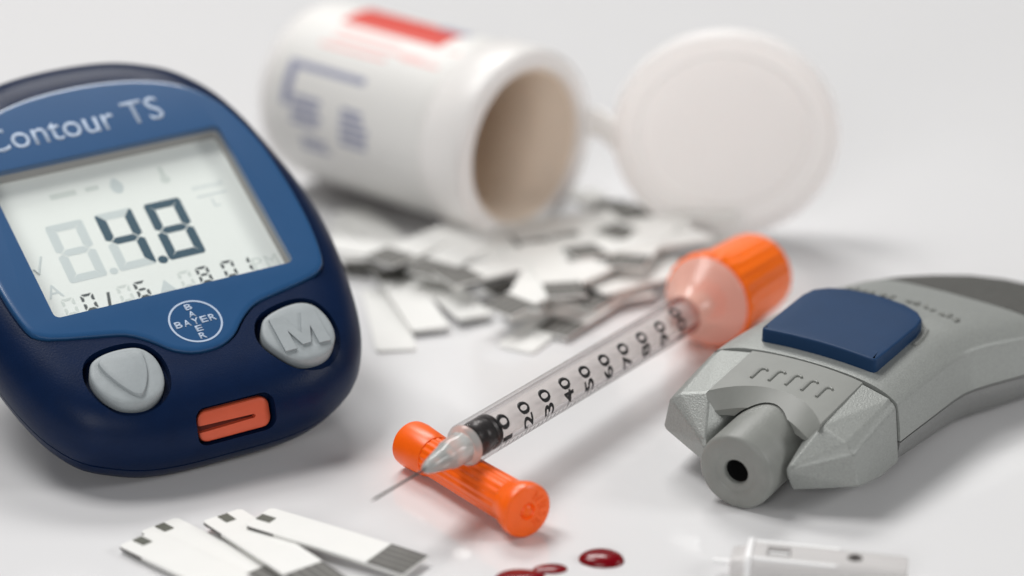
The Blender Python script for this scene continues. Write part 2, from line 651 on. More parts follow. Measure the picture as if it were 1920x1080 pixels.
# faint icons along the upper edge and beside the figures
bm = bmesh.new()
for a in range(1):
    drop = [(0.35 + 0.95 * cos(t) * (1 - 0.35 * max(0, sin(t))), 9.0 + 1.5 * sin(t)) for t in [2 * pi * k / 20 for k in range(20)]]
    bridge(bm, [[(x, y, LZ + 0.004) for x, y in drop], [(x, y, LZ + 0.03) for x, y in drop]])
mesh_obj('drop_icon', bm, 'lcd_off', panel, 0)
bm = bmesh.new()
box(bm, -9.5, -5.6, 9.0, 10.0, LZ + 0.004, LZ + 0.03)
box(bm, -4.2, -2.2, 9.1, 9.9, LZ + 0.004, LZ + 0.03)
mesh_obj('strip_icon', bm, 'lcd_faint', panel, 0)
bm = bmesh.new()
box(bm, 7.2, 7.9, 8.0, 10.8, LZ + 0.004, LZ + 0.03)
disc(bm, 7.55, 8.2, 0.75, LZ + 0.005, LZ + 0.031)
mesh_obj('thermometer_icon', bm, 'lcd_faint', panel, 0)
bm = text_bm('mmol', 4.6, 1.1, 0.025)
move(bm, lambda a, b, c: (a + 10.6, b + 4.9, c + LZ + 0.004))
mesh_obj('unit_print', bm, 'lcd_off', panel, 0)
bm = bmesh.new()
box(bm, 10.6, 15.2, 3.5, 3.75, LZ + 0.004, LZ + 0.03)
mesh_obj('unit_bar', bm, 'lcd_off', panel, 0)
bm = text_bm('L', 1.0, 1.6, 0.025)
move(bm, lambda a, b, c: (a + 12.4, b + 1.3, c + LZ + 0.004))
mesh_obj('unit_print', bm, 'lcd_off', panel, 0)
bm = text_bm('A', 2.2, 2.4, 0.025)
move(bm, lambda a, b, c: (a - 16.2, b - 8.3, c + LZ + 0.004))
mesh_obj('small_letter', bm, 'lcd_off', panel, 0)
bm = bmesh.new()
tube(bm, [(-16.4, -2.6, LZ + 0.01), (-16.0, -3.6, LZ + 0.01), (-14.6, -0.6, LZ + 0.01)], 0.16, 6)
mesh_obj('tick_icon', bm, 'lcd_off', panel, 0)

# printed name and round emblem on the lens
bm = text_bm('Contour TS', 27.0, 4.6, 0.03, bold=0.004)
move(bm, lambda a, b, c: (a - 15.9, b + 17.2, c + 0.42))
mesh_obj('name_print', bm, 'print_pale', lens, 0)
EX, EY, ER = 0.25, -20.0, 3.75
bm = bmesh.new()
n = 64
bridge(bm, [[(EX + r * cos(2 * pi * k / n), EY + r * sin(2 * pi * k / n), z) for k in range(n)] for r, z in
            ((ER, 0.40), (ER, 0.45), (ER - 0.27, 0.45), (ER - 0.27, 0.40))], cap0=False, cap1=False)
mesh_obj('emblem_ring', bm, 'print_pale', lens, 0)
letters = 'BAYER'
for i, ch in enumerate(letters):
    bm = text_bm(ch, 1.02, 1.15, 0.03, bold=0.02)
    move(bm, lambda a, b, c, i=i: (a + EX - 0.51 + (i - 2) * 1.25, b + EY - 0.57, c + 0.42))
    mesh_obj('emblem_letter', bm, 'print_pale', lens, 0)
    if i != 2:
        bm = text_bm(ch, 1.02, 1.05, 0.03, bold=0.02)
        move(bm, lambda a, b, c, i=i: (a + EX - 0.51, b + EY - 0.52 - (i - 2) * 1.32, c + 0.42))
        mesh_obj('emblem_letter', bm, 'print_pale', lens, 0)


# soft keys
def key(outline, name):
    bm = bmesh.new()
    bridge(bm, [[(x, y, z) for x, y in offset(outline, d)] for d, z in
                ((0, -1.65), (0, 0.0), (0.08, 0.16), (0.25, 0.28), (0.6, 0.36), (1.5, 0.41), (2.8, 0.43))])
    return mesh_obj(name, bm, 'rubber', meter)


kl = key(BL, 'scroll_key')
tri = spline([(-14.9, -22.9), (-12.2, -22.4), (-9.2, -22.9), (-9.0, -24.4), (-9.6, -27.0), (-11.1, -29.6), (-12.3, -29.7), (-13.8, -27.5), (-15.0, -24.6)], 48)
bm = bmesh.new()
bridge(bm, [[(x, y, z) for x, y in offset(ccw(tri), d)] for d, z in ((-0.1, 0.2), (0.0, 0.72), (0.08, 0.86), (0.25, 0.92))])
mesh_obj('raised_arrow', bm, 'rubber', kl)
kr = key(BR, 'memory_key')
bm = bmesh.new()
mo = [(0, 0), (1.75, 0), (1.75, 3.5), (2.85, 0.5), (4.15, 0.5), (5.25, 3.5), (5.25, 0), (7, 0), (7, 6.2), (4.95, 6.2), (3.5, 2.5), (2.05, 6.2), (0, 6.2)]
bridge(bm, [[(x * 0.97 + 9.85, y * 0.95 - 28.9, z) for x, y in mo] for z in (0.3, 0.78)])
mesh_obj('raised_letter', bm, 'rubber', kr, 20)

# test port
bm = bmesh.new()
bridge(bm, [[(x, y, z) for x, y in offset(PORT, d)] for d, z in ((0, -1.25), (0, -0.35), (0.12, -0.15), (0.4, -0.02), (1.2, 0.03))])
bmesh.ops.transform(bm, matrix=pm, verts=bm.verts[:])
port = mesh_obj('strip_port', bm, 'port', meter)
cut(port, [cutter([(-5.6, -0.65), (2.9, -0.42), (3.1, -0.15), (2.9, 0.12), (-5.6, 0.35)], -0.95, 2, pm)])
bm = bmesh.new()
bridge(bm, [[(x, y, -1.0) for x, y in ((-5.2, -0.8), (3.3, -0.8), (3.3, 0.5), (-5.2, 0.5))], [(x, y, -0.93) for x, y in ((-5.2, -0.8), (3.3, -0.8), (3.3, 0.5), (-5.2, 0.5))]])
bmesh.ops.transform(bm, matrix=pm, verts=bm.verts[:])
mesh_obj('port_slot', bm, 'port_dark', port, 0)

# foot under the back shell, on which the meter leans
bm = bmesh.new()
inv = meter.matrix_world.inverted()
ctr = meter.matrix_world @ Vector((0, 0.013, -0.0144))
pts = []
for dx, dy in ((-9, -3), (9, -3), (9, 3), (-9, 3)):
    g = ctr / S + u0 * dx + f0 * dy
    for z in (0.0, None):
        if z is None:
            l = inv @ (g * S)
            w = meter.matrix_world @ Vector((l.x, l.y, -0.0143))
            pts.append(inv @ w / S)
        else:
            pts.append(inv @ (Vector((g.x, g.y, 0)) * S) / S)
hull(bm, pts)
mesh_obj('rear_foot', bm, 'navy', meter, 20)

# ================================================================== SYRINGE
A0 = Vector((-4.45, -75.0, 8.95))
A1 = Vector((30.42, -21.95, 7.45))
ax = (A1 - A0).normalized()
ay = Vector((0, 0, 1)).cross(ax).normalized()
az = ax.cross(ay)
syr = thing('syringe', 'clear insulin syringe with black scale and orange plunger cap leaning on orange needle cap', 'syringe', frame(A0, ax, ay, az))
R0 = 2.95
bm = bmesh.new()
lathe(bm, [(-3.4, 2.0), (-3.4, 2.75), (-3.0, R0), (-2.2, R0 + 0.02), (0, R0), (57.5, R0), (58.6, R0 + 0.25), (59.6, R0 + 0.9), (60.3, R0 + 1.2)], 64, False, False)
lathe(bm, [(-2.9, R0 - 0.45), (57.5, R0 - 0.45)], 64, False, False)
barrel = mesh_obj('barrel', bm, 'barrel', syr)
bm = bmesh.new()
lathe(bm, [(54.0, R0 + 0.03), (55.5, 3.25), (57.2, 4.0), (58.8, 5.2), (60.0, 6.3), (60.6, 6.75), (61.1, 6.95), (61.5, 6.7), (61.5, 3.2)], 72, False, False)
mesh_obj('finger_flange', bm, 'flange', syr)
bm = bmesh.new()
lathe(bm, [(61.6, 6.0), (61.3, 7.0), (61.7, 7.4), (63.4, 7.3), (64.2, 6.7), (66, 6.55), (75.6, 6.3), (76.6, 6.05), (77.1, 5.4), (77.2, 1.0)], 144, True, True, 24, 0.012)
mesh_obj('plunger_cap', bm, 'orange2', syr)
# plunger: cross-shaped rod and ribbed black stopper
bm = bmesh.new()
lathe(bm, [(2.6, 1.2), (2.8, 1.9), (59.9, 1.9), (60.0, 1.0)], 40)
mesh_obj('plunger_rod', bm, 'rod', syr, 40)
bm = bmesh.new()
lathe(bm, [(-2.0, 0.6), (-1.4, 1.8), (-0.7, 2.4), (-0.5, 2.47), (0.3, 2.47), (0.42, 2.15), (1.5, 2.15), (1.7, 2.47), (2.3, 2.47), (2.45, 2.2), (2.6, 2.0)], 48)
mesh_obj('stopper', bm, 'black', syr)
bm = bmesh.new()
lathe(bm, [(-3.25, R0 - 0.1), (-3.6, 2.65), (-3.8, 2.45), (-4.1, 2.15), (-6.9, 2.0), (-7.3, 1.75), (-8.2, 1.65), (-10.8, 1.1), (-11.9, 0.8), (-12.4, 0.55), (-12.5, 0.25)], 40)
mesh_obj('needle_hub', bm, 'hub', syr)
bm = bmesh.new()
lathe(bm, [(-12.3, 0.17), (-23.2, 0.17), (-24.2, 0.03)], 12)
mesh_obj('needle', bm, 'steel', syr)


# scale figures wrapped round the barrel; psi counts from the top towards the side facing right
def on_barrel(x, arc, h):
    psi = arc / R0
    r = R0 + 0.012 + h
    return (x, -r * sin(psi), r * cos(psi))


for i in range(1, 11):
    t_ = str(i * 10)
    bm = text_bm(t_, 3.9 if i < 10 else 5.2, 2.3, 0.012, bold=0.022)
    bmesh.ops.subdivide_edges(bm, edges=[e for e in bm.edges if e.calc_length() > 0.3], cuts=2)
    sx = 2.55 + (i - 1) * 5.13
    c_arc = 3.3
    wd = 3.9 if i < 10 else 5.2
    move(bm, lambda a, b, c: on_barrel(sx - b + 1.2, c_arc + wd / 2 - a, c))
    mesh_obj('scale_figure', bm, 'ink', barrel, 0)
for i in range(2, 101, 2):
    bm = bmesh.new()
    sx = 2.4 + (i - 10) / 10 * 5.13
    l = 1.3 if i % 10 else 2.2
    if sx < 1:
        continue
    rows_ = []
    for k in range(4):
        rows_.append([on_barrel(sx - 0.09, 7.0 - l * k / 3, 0.0), on_barrel(sx + 0.09, 7.0 - l * k / 3, 0.0)])
    bridge(bm, rows_, closed=False, cap0=False, cap1=False)
    mesh_obj('scale_tick', bm, 'ink', barrel, 0)

# ================================================================== ORANGE NEEDLE CAP
B0 = Vector((1.94, -86.4, 3.75))
B1 = Vector((-12.71, -66.2, 3.35))
bx = (B1 - B0).normalized()
by = Vector((0, 0, 1)).cross(bx).normalized()
bz = bx.cross(by)
ncap = thing('needle_cap', 'orange ribbed plastic needle cap lying on the table under the syringe tip', 'needle cap', frame(B0, bx, by, bz))
bm = bmesh.new()
lathe(bm, [(-0.25, 1.2), (-0.3, 3.35), (-0.1, 3.62), (0.3, 3.72), (1.2, 3.7), (2.2, 3.4), (3.0, 3.1), (3.6, 3.0)], 72, False, False)
lathe(bm, [(-0.25, 1.2), (-0.05, 1.1), (0.1, 0.95), (-0.15, 0.75), (-0.35, 0.4), (-0.4, 0.12)], 72, False, True)
mesh_obj('flared_end', bm, 'orange', ncap)
bm = bmesh.new()
lathe(bm, [(3.3, 2.8), (3.4, 2.92), (21.2, 2.72)], 144, True, True, 18, 0.022)
mesh_obj('ribbed_tube', bm, 'orange', ncap)
bm = bmesh.new()
lathe(bm, [(20.9, 2.6), (21.0, 2.85), (21.6, 3.05), (25.6, 3.3), (26.6, 3.2), (27.1, 2.8), (27.2, 1)], 72)
mesh_obj('rear_collar', bm, 'orange', ncap)
bm = bmesh.new()
for k in range(7):
    t = radians(-62 + k * 20)
    for j in range(3):
        a = t + radians(random.uniform(-5, 5))
        r = 1.9 + 0.45 * j + random.uniform(-0.1, 0.1)
        y, z = -r * cos(a), r * sin(a)
        box(bm, -0.42, -0.2, y - 0.13, y + 0.13, z - 0.16, z + 0.16)
mesh_obj('moulded_marks', bm, 'orange', ncap, 0)

# ================================================================== LANCING DEVICE
t_, r_, y_ = radians(4), radians(-3), radians(58)
a0 = Vector((cos(y_), sin(y_), 0))
c0 = Vector((sin(y_), -cos(y_), 0))
da = a0 * cos(t_) + Vector((0, 0, 1)) * sin(t_)
dn = c0.cross(da)
dc = c0 * cos(r_) + dn * sin(r_)
dn = dc.cross(da)
# local x = towards the tail, y = across (to the left), z = up
lanc = thing('lancing_device', 'grey plastic lancing device with blue release button and hollow round tip', 'lancing device',
             frame((29.4, -78.4, 5.5), da, -dc, dn))
CR = 5.4


def arch_shift(c, a):
    return -1.6 * (c / 13.5) ** 2 * max(0.0, 1 - (a - 21) / 18)


# stations along the device: a, left edge, right edge (the handle bends to the right), crest, edge, seam, bottom
ST = [(21.4, -14.0, 14.0, 6.95, 5.5, -0.2, -4.3), (24, -13.8, 14.1, 7.0, 5.5, -0.4, -4.7), (28, -13.4, 14.3, 7.0, 5.35, -0.7, -5.3), (32, -12.9, 14.5, 6.95, 5.15, -1.0, -5.8),
      (36, -12.3, 14.7, 6.8, 4.9, -1.3, -6.4), (39, -11.8, 15.0, 6.6, 4.7, -1.6, -6.8), (41, -11.5, 15.5, 6.5, 4.55, -1.8, -7.0), (44, -11.1, 16.7, 6.3, 4.4, -2.0, -7.2), (50, -10.0, 19.2, 5.3, 3.4, -2.6, -7.5),
      (55, -8.4, 21.2, 4.4, 2.7, -3.0, -7.8), (60, -5.6, 22.3, 3.5, 2.0, -3.4, -8.0), (64, -2.6, 22.4, 2.7, 1.4, -3.7, -8.3), (68, 1.1, 21.2, 1.8, 0.7, -4.1, -8.5),
      (70.6, 5.0, 18.6, 1.0, 0.1, -4.4, -8.2), (71.9, 8.6, 15.6, 0.4, -0.4, -4.6, -8.3), (72.4, 10.8, 13.2, 0.0, -0.7, -4.7, -8.3)]


def shape_q(q):
    return 0.3 * q ** 2 + 0.7 * q ** 6


def upper_ring(a, cl, cr, nt, ne, ns, nb):
    mid, w = (cl + cr) / 2, (cr - cl) / 2
    bv = min(0.7, w * 0.3)
    pts = []
    N = 10
    for k in range(-N, N + 1):
        q = k / N
        pts.append((q * (w - bv), nt - (nt - ne - 0.15) * shape_q(q)))
    right = [(w - bv * 0.5, ne - 0.05), (w - bv * 0.15, ne - 0.3), (w + 0.08, ne - 0.8), (w + 0.5, (ne + ns) / 2), (w + 0.85, ns + 0.16)]
    left = [(-c, n) for c, n in reversed(right)]
    full = left + pts + right + [(w * 0.85, ns + 0.14), (0, ns + 0.14), (-w * 0.85, ns + 0.14)]
    return [(a + arch_shift(c, a), -(c + mid), n) for c, n in full]


def lower_ring(a, cl, cr, nt, ne, ns, nb):
    mid, w = (cl + cr) / 2, (cr - cl) / 2
    side = [(w + 0.8, ns - 0.16), (w + 0.75, ns - 0.8), (w + 0.5, (ns + nb) / 2), (w - 0.25, nb + 0.6), (w * 0.98 - 0.5, nb + 0.15), (w * 0.93 - 0.6, nb), (w * 0.75 - 1, nb - 0.12)]
    full = side[::-1]
    full = [(-c, n) for c, n in side] + [(0, nb - 0.2)] + full
    return [(a + arch_shift(c, a), -(c + mid), n) for c, n in full]


def core_ring(a, cl, cr, nt, ne, ns, nb):
    mid, w = (cl + cr) / 2, (cr - cl) / 2 - 0.55
    pts = [(-w, nb + 1.2), (-w, ne - 0.9), (-w + 2, ne - 0.1), (0, nt - 0.7), (w - 2, ne - 0.1), (w, ne - 0.9), (w, nb + 1.2), (0, nb + 0.6)]
    return [(a + arch_shift(c, a), -(c + mid), n) for c, n in pts]


PADA = 55.8


def lerp_st(a):
    for p, q in zip(ST, ST[1:]):
        if p[0] <= a <= q[0]:
            t = (a - p[0]) / (q[0] - p[0])
            return tuple(x + (y - x) * t for x, y in zip(p, q))


bm = bmesh.new()
bridge(bm, [upper_ring(*s_) for s_ in [q for q in ST if q[0] < PADA] + [lerp_st(PADA)]])
crisp(mesh_obj('upper_shell', bm, 'grey_speckle', lanc, 35))
bm = bmesh.new()
bridge(bm, [upper_ring(*s_) for s_ in [lerp_st(PADA + 0.22)] + [q for q in ST if q[0] > PADA + 0.3]])
mesh_obj('rear_grip', bm, 'grip', lanc, 35)
bm = bmesh.new()
bridge(bm, [lower_ring(*s_) for s_ in ST])
mesh_obj('lower_shell', bm, 'grey_low', lanc, 35)
bm = bmesh.new()
st0 = (20.0,) + ST[0][1:]
bridge(bm, [core_ring(*s_) for s_ in [st0] + ST[:-2]])
mesh_obj('inner_core', bm, 'navy_dark', lanc, 35)
# release button with a collar round it
bo = [(24.0, -8.75), (23.5, -8.55), (23.35, -8.1), (23.6, -4), (23.7, 0), (23.6, 4), (23.35, 8.1), (23.5, 8.55), (24.0, 8.75), (30, 8.9), (36.5, 8.95), (39.0, 8.5), (40.8, 7.0), (42.0, 4.5), (42.5, 0), (42.0, -4.5), (40.8, -7.0), (39.0, -8.5), (36.5, -8.95), (30, -8.9)]


def dense(poly, step=0.8):
    out = []
    for i in range(len(poly)):
        p, q = poly[i], poly[(i + 1) % len(poly)]
        k = max(1, int(sqrt((q[0] - p[0]) ** 2 + (q[1] - p[1]) ** 2) / step))
        for j in range(k):
            out.append((p[0] + (q[0] - p[0]) * j / k, p[1] + (q[1] - p[1]) * j / k))
    return out


BO = ccw(dense(bo))


def btop(x, y, d):
    base = 9.1 - 0.035 * (x - 23) - 0.0035 * y * y - 0.0016 * max(0, x - 34) ** 2.4
    return base - d


bm = bmesh.new()
rings = [[(x, y, 3.0) for x, y in BO]]
for d, dz in ((0.0, 0.34), (0.06, 0.13), (0.18, 0.03), (0.38, 0.0), (2.5, 0.0)):
    rings.append([(x, y, btop(x, y, dz)) for x, y in offset(BO, d)])
vr = bridge(bm, rings)
crisp(mesh_obj('release_button', bm, 'blue_button', lanc, 40))


def crest(x, y):
    """height of the upper shell at x, y (y to the left)"""
    st = lerp_st(min(72, max(21.41, x)))
    mid, w = (st[1] + st[2]) / 2, (st[2] - st[1]) / 2
    q = max(-1, min(1, (-y - mid) / (w - 0.7)))
    return st[3] - (st[3] - st[4] - 0.15) * shape_q(q)


CO = offset(BO, -0.55)
CO2 = offset(BO, -1.25)
bm = bmesh.new()
sel = [i for i in range(len(BO)) if BO[i][0] > 34]
# raised lip behind the button
start = min(range(len(sel)), key=lambda k: 0)
idx = sorted(sel)
lip = [[(CO[i][0], CO[i][1], crest(*CO[i]) - 0.3), (CO[i][0], CO[i][1], crest(*CO[i]) + 0.28), ((CO[i][0] + CO2[i][0]) / 2, (CO[i][1] + CO2[i][1]) / 2, crest(*CO[i]) + 0.3),
        (CO2[i][0], CO2[i][1], crest(*CO2[i]) - 0.3)] for i in idx]
bridge(bm, lip)
mesh_obj('button_lip', bm, 'grey_smooth', lanc, 50)
# worn raised lettering behind the button: strokes too small to read
bm = bmesh.new()
random.seed(21)
for k in range(15):
    y = 8.0 - k * 1.36
    x = 47.0 - 0.012 * y * y
    if k in (7,):
        continue
    for j in range(random.choice((2, 3))):
        p = Vector((x + random.uniform(-0.6, 0.6), y + random.uniform(-0.3, 0.3)))
        d = Vector(random.choice(((1, 0.1), (0.2, 0.6), (0.7, 0.5), (0.8, -0.4)))) * random.uniform(0.35, 0.7)
        pts = []
        for q in (p - d, p, p + d):
            pts.append((q.x, q.y, crest(q.x, q.y) + 0.12))
        tube(bm, pts, 0.2, 6)
mesh_obj('raised_lettering', bm, 'grey_smooth', lanc, 50)

# front cap: two wings, arched plate with grip ribs
def seam_a(c):
    return 21.0 + arch_shift(c, 21.0)


for s in (1, -1):
    bm = bmesh.new()
    P = [(seam_a(8.3), 8.3, 6.55), (seam_a(13.2), 13.1, 6.0), (7.3, 12.5, 4.9), (8.0, 8.4, 6.0), (2.6, 6.0, 1.0), (seam_a(14), 14.0, 5.1), (6.8, 13.8, 3.9),
         (7.0, 14.7, -1.0), (seam_a(14), 15.0, -3.0), (13.5, 14.95, -2.7), (4.0, 6.6, -2.5), (seam_a(5), 5.0, 6.6), (seam_a(5), 5.0, -4.3), (8.0, 5.0, -4.0), (seam_a(12), 12.5, -4.3)]
    hull(bm, [(a, s * c, n) for a, c, n in P], 0.32, 3)
    w = mesh_obj('cap_wing', bm, 'grey_speckle', lanc, 40)
    cb = bmesh.new()
    lathe(cb, [(-4, CR + 0.3), (30, CR + 0.3)], 64)
    cc = mesh_obj('cutter', cb, None, lanc, 0)
    cut(w, [cc])
    crisp(w)
bm = bmesh.new()
top_o, bot_o = [], []
N = 20
for k in range(N + 1):
    c = -8.5 + 17 * k / N
    q = abs(c) / 8.5
    top_o.append((12.1 - 4.6 * q ** 2.2, c))
    bot_o.append((9.3 - 3.4 * q ** 2.0 + 1.2 * q ** 8, c * 0.93))
for k in range(N + 1):
    c = 8.5 - 17 * k / N
    top_o.append((seam_a(c), c))
    bot_o.append((seam_a(c), c))


def plate_z(a, c):
    q = c / 12.7
    return 6.98 - 1.35 * shape_q(q) - 0.025 * (21 - a)


top_z = [plate_z(*p) for p in top_o]
r0 = [(a, c, 3.4 if k <= N else 3.4) for k, (a, c) in enumerate(bot_o)]
r1 = [(a, c, 5.0 - 1.5 * (abs(c) / 8.5) ** 2 if k <= N else 5.0) for k, (a, c) in enumerate(bot_o)]
r2 = [(a - (0.25 if k <= N else 0), c, z - 0.25) for k, ((a, c), z) in enumerate(zip(top_o, top_z))]
r3 = [(a + (0.15 if k <= N else -0.05), c * 0.985, z) for k, ((a, c), z) in enumerate(zip(top_o, top_z))]
vr = bridge(bm, [r0, r1, r2, r3], cap1=False)
tv = vr[-1]
for k in range(N):
    bm.faces.new((tv[k], tv[k + 1], tv[2 * N - k], tv[2 * N + 1 - k]))
plate = mesh_obj('cap_plate', bm, 'grey_smooth', lanc, 40)
cb = bmesh.new()
lathe(cb, [(-4, CR + 0.25), (30, CR + 0.25)], 64)
cut(plate, [mesh_obj('cutter', cb, None, lanc, 0)])
for k in range(5):
    c = 4.9 - k * 2.45
    a_ = 13.0 + 0.9 * (1 - (c / 6) ** 2)
    bm = bmesh.new()
    pts = [(a_ + j * 0.62, c) for j in range(5)]
    for j in range(1, 6):
        t = pi * j / 6
        pts.append((a_ + 2.5 + 0.62 * sin(t), c - 0.55 * (1 - cos(t))))
    tube(bm, [(x, y, plate_z(x, y) + 0.06) for x, y in pts], 0.21, 8)
    mesh_obj('grip_rib', bm, 'grey_smooth', plate, 60)
# round tip with a hole
bm = bmesh.new()
lathe(bm, [(20, CR), (0.75, CR), (0.35, CR - 0.08), (0.1, CR - 0.35), (0.0, CR - 0.8), (0.0, 3.05), (0.12, 2.9), (0.22, 2.7), (0.22, 2.2), (0.3, 1.85), (0.5, 1.7), (7, 1.6)], 80, True, False)
tip = mesh_obj('end_tip', bm, 'grey', lanc, 50)
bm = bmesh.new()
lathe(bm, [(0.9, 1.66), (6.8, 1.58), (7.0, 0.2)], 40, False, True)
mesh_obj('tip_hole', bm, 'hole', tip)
bpy.context.view_layer.update()
low = min((o.matrix_world @ v.co).z for o in lanc.children for v in o.data.vertices)
lm = lanc.matrix_world.copy()
lm.translation.z -= low
lanc.matrix_world = lm

# ================================================================== STRIP BOTTLE
e = Vector((cos(radians(42)), -sin(radians(42)), 0))
RB, RC = 15.3, 16.3
mouth = Vector((2.6, 20.8, RC))
fy = Vector((0, 0, 1)).cross(e)
bot = thing('strip_bottle', 'white plastic test strip bottle lying open on its side with hinged round lid', 'bottle', frame(mouth, e, fy, Vector((0, 0, 1))))
bm = bmesh.new()
lathe(bm, [(-48.5, 13.6), (-48.3, 14.4), (-47.5, 15.0), (-46.4, RB), (-9.3, RB), (-8.8, RB + 0.5), (-8.2, RC - 0.1), (-1.6, RC), (-0.7, RC - 0.25), (-0.2, RC - 0.7), (0.0, RC - 1.3),
           (0, 13.6), (-0.2, 13.2), (-0.6, 12.95), (-2.0, 12.9)], 96, True, False)
mesh_obj('bottle_body', bm, 'bottle', bot, 40)
bm = bmesh.new()
lathe(bm, [(-0.9, 12.93), (-1.0, 12.5), (-1.3, 12.35), (-40, 12.2), (-40.6, 11.6), (-40.8, 0.5)], 96, False, True)
mesh_obj('desiccant_liner', bm, 'liner', bot, 40)


def wrap(x, deg, h=0.05):
    """deg from the top towards the side facing the viewer"""
    a = radians(deg)
    return (x, -(RB + h) * sin(a), (RB + h) * cos(a))


def band(name, x0, x1, d0, d1, material, parent, h0=0.02, h1=0.07):
    bm = bmesh.new()
    n = max(2, int(abs(d1 - d0) / 4))
    lo = [[wrap(x0, d0 + (d1 - d0) * k / n, h0), wrap(x1, d0 + (d1 - d0) * k / n, h0), wrap(x1, d0 + (d1 - d0) * k / n, h1), wrap(x0, d0 + (d1 - d0) * k / n, h1)] for k in range(n + 1)]
    bridge(bm, lo)
    return mesh_obj(name, bm, material, parent, 30)


lab = band('label', -45.2, -10.0, -150, 150, 'label', bot, 0.01, 0.12)
band('red_block', -38.0, -15.5, -10, 17, 'red_print', lab, 0.125, 0.15)
band('blue_tag', -22.0, -15.0, -15, -6, 'blue_print', lab, 0.13, 0.17)
for x0, x1, d in ((-36.5, -22.5, 24), (-36.5, -16, 31), (-38.0, -23.0, 38), (-20.5, -12.0, 33), (-13.5, -10.5, 18)):
    band('print_line', x0, x1, d - 1.3, d + 1.3, 'pink_print', lab, 0.125, 0.15)
band('box_line', -40.3, -24.5, 53, 57.5, 'blue_print', lab, 0.125, 0.15)
band('box_line', -42.0, -40.0, 53, 82, 'blue_print', lab, 0.125, 0.15)
random.seed(4)
for x0, x1, d0, d1 in ((-39.5, -31.0, 74, 95), (-28.0, -21.5, 74, 102), (-37.5, -30.0, 100, 112)):
    n = int((d1 - d0) / 5)
    for k in range(n):
        w = random.uniform(0.7, 1.0)
        band('print_line', x0, x0 + (x1 - x0) * w, d0 + 5 * k, d0 + 5 * k + 3.4, 'blue_print', lab, 0.125, 0.15)

# hinged lid: shallow cup whose open side faces the viewer
RL = 18.4
lean, lyaw = radians(-8), radians(-4)
ln = Vector((sin(lyaw) * cos(lean), -cos(lyaw) * cos(lean), sin(lean)))
ly = Vector((0, 0, 1)).cross(ln).normalized()
lz = ln.cross(ly)
lc = Vector((34.6, 19.2, RL))
LM = bot.matrix_world.inverted() @ frame(lc, ln, ly, lz)
LMm = Matrix(LM)
LMm.translation = LM.translation / S
bm = bmesh.new()
lathe(bm, [(-5.0, 14.5), (-4.8, 16.3), (-4.0, 17.3), (-2.6, RL - 0.1), (-0.8, RL), (-0.2, RL - 0.15), (0.0, RL - 0.5), (0.0, RL - 1.1), (-0.2, RL - 1.35), (-1.3, RL - 1.6), (-1.35, 14.6),
           (-0.8, 14.2), (-0.8, 13.2), (-1.5, 12.9), (-1.7, 12.0), (-1.75, 2.0)], 96)
bmesh.ops.transform(bm, matrix=LMm, verts=bm.verts[:])
lid = mesh_obj('lid', bm, 'lid', bot, 40)
bm = bmesh.new()
binv = bot.matrix_world.inverted()
hp = [Vector((12.9, 31.6, 17.0)), Vector((14.4, 29.6, 17.5)), Vector((15.8, 26.0, 17.7)), Vector((17.4, 20.6, 17.6))]
hr = []
for p in hp:
    hr.append([(binv @ ((p + Vector((dy, dy * 0.5, dz))) * S)) / S for dy, dz in ((-0.4, -2.4), (0.4, -2.4), (0.4, 2.4), (-0.4, 2.4))])
bridge(bm, hr)
mesh_obj('hinge', bm, 'lid', bot, 40)
bpy.context.view_layer.update()
low = min((o.matrix_world @ v.co).z for o in bot.children for v in o.data.vertices)
bmw = bot.matrix_world.copy()
bmw.translation.z -= low
bot.matrix_world = bmw

# ================================================================== TEST STRIPS
SW, SL, SH = 6.0, 24.5, 0.45


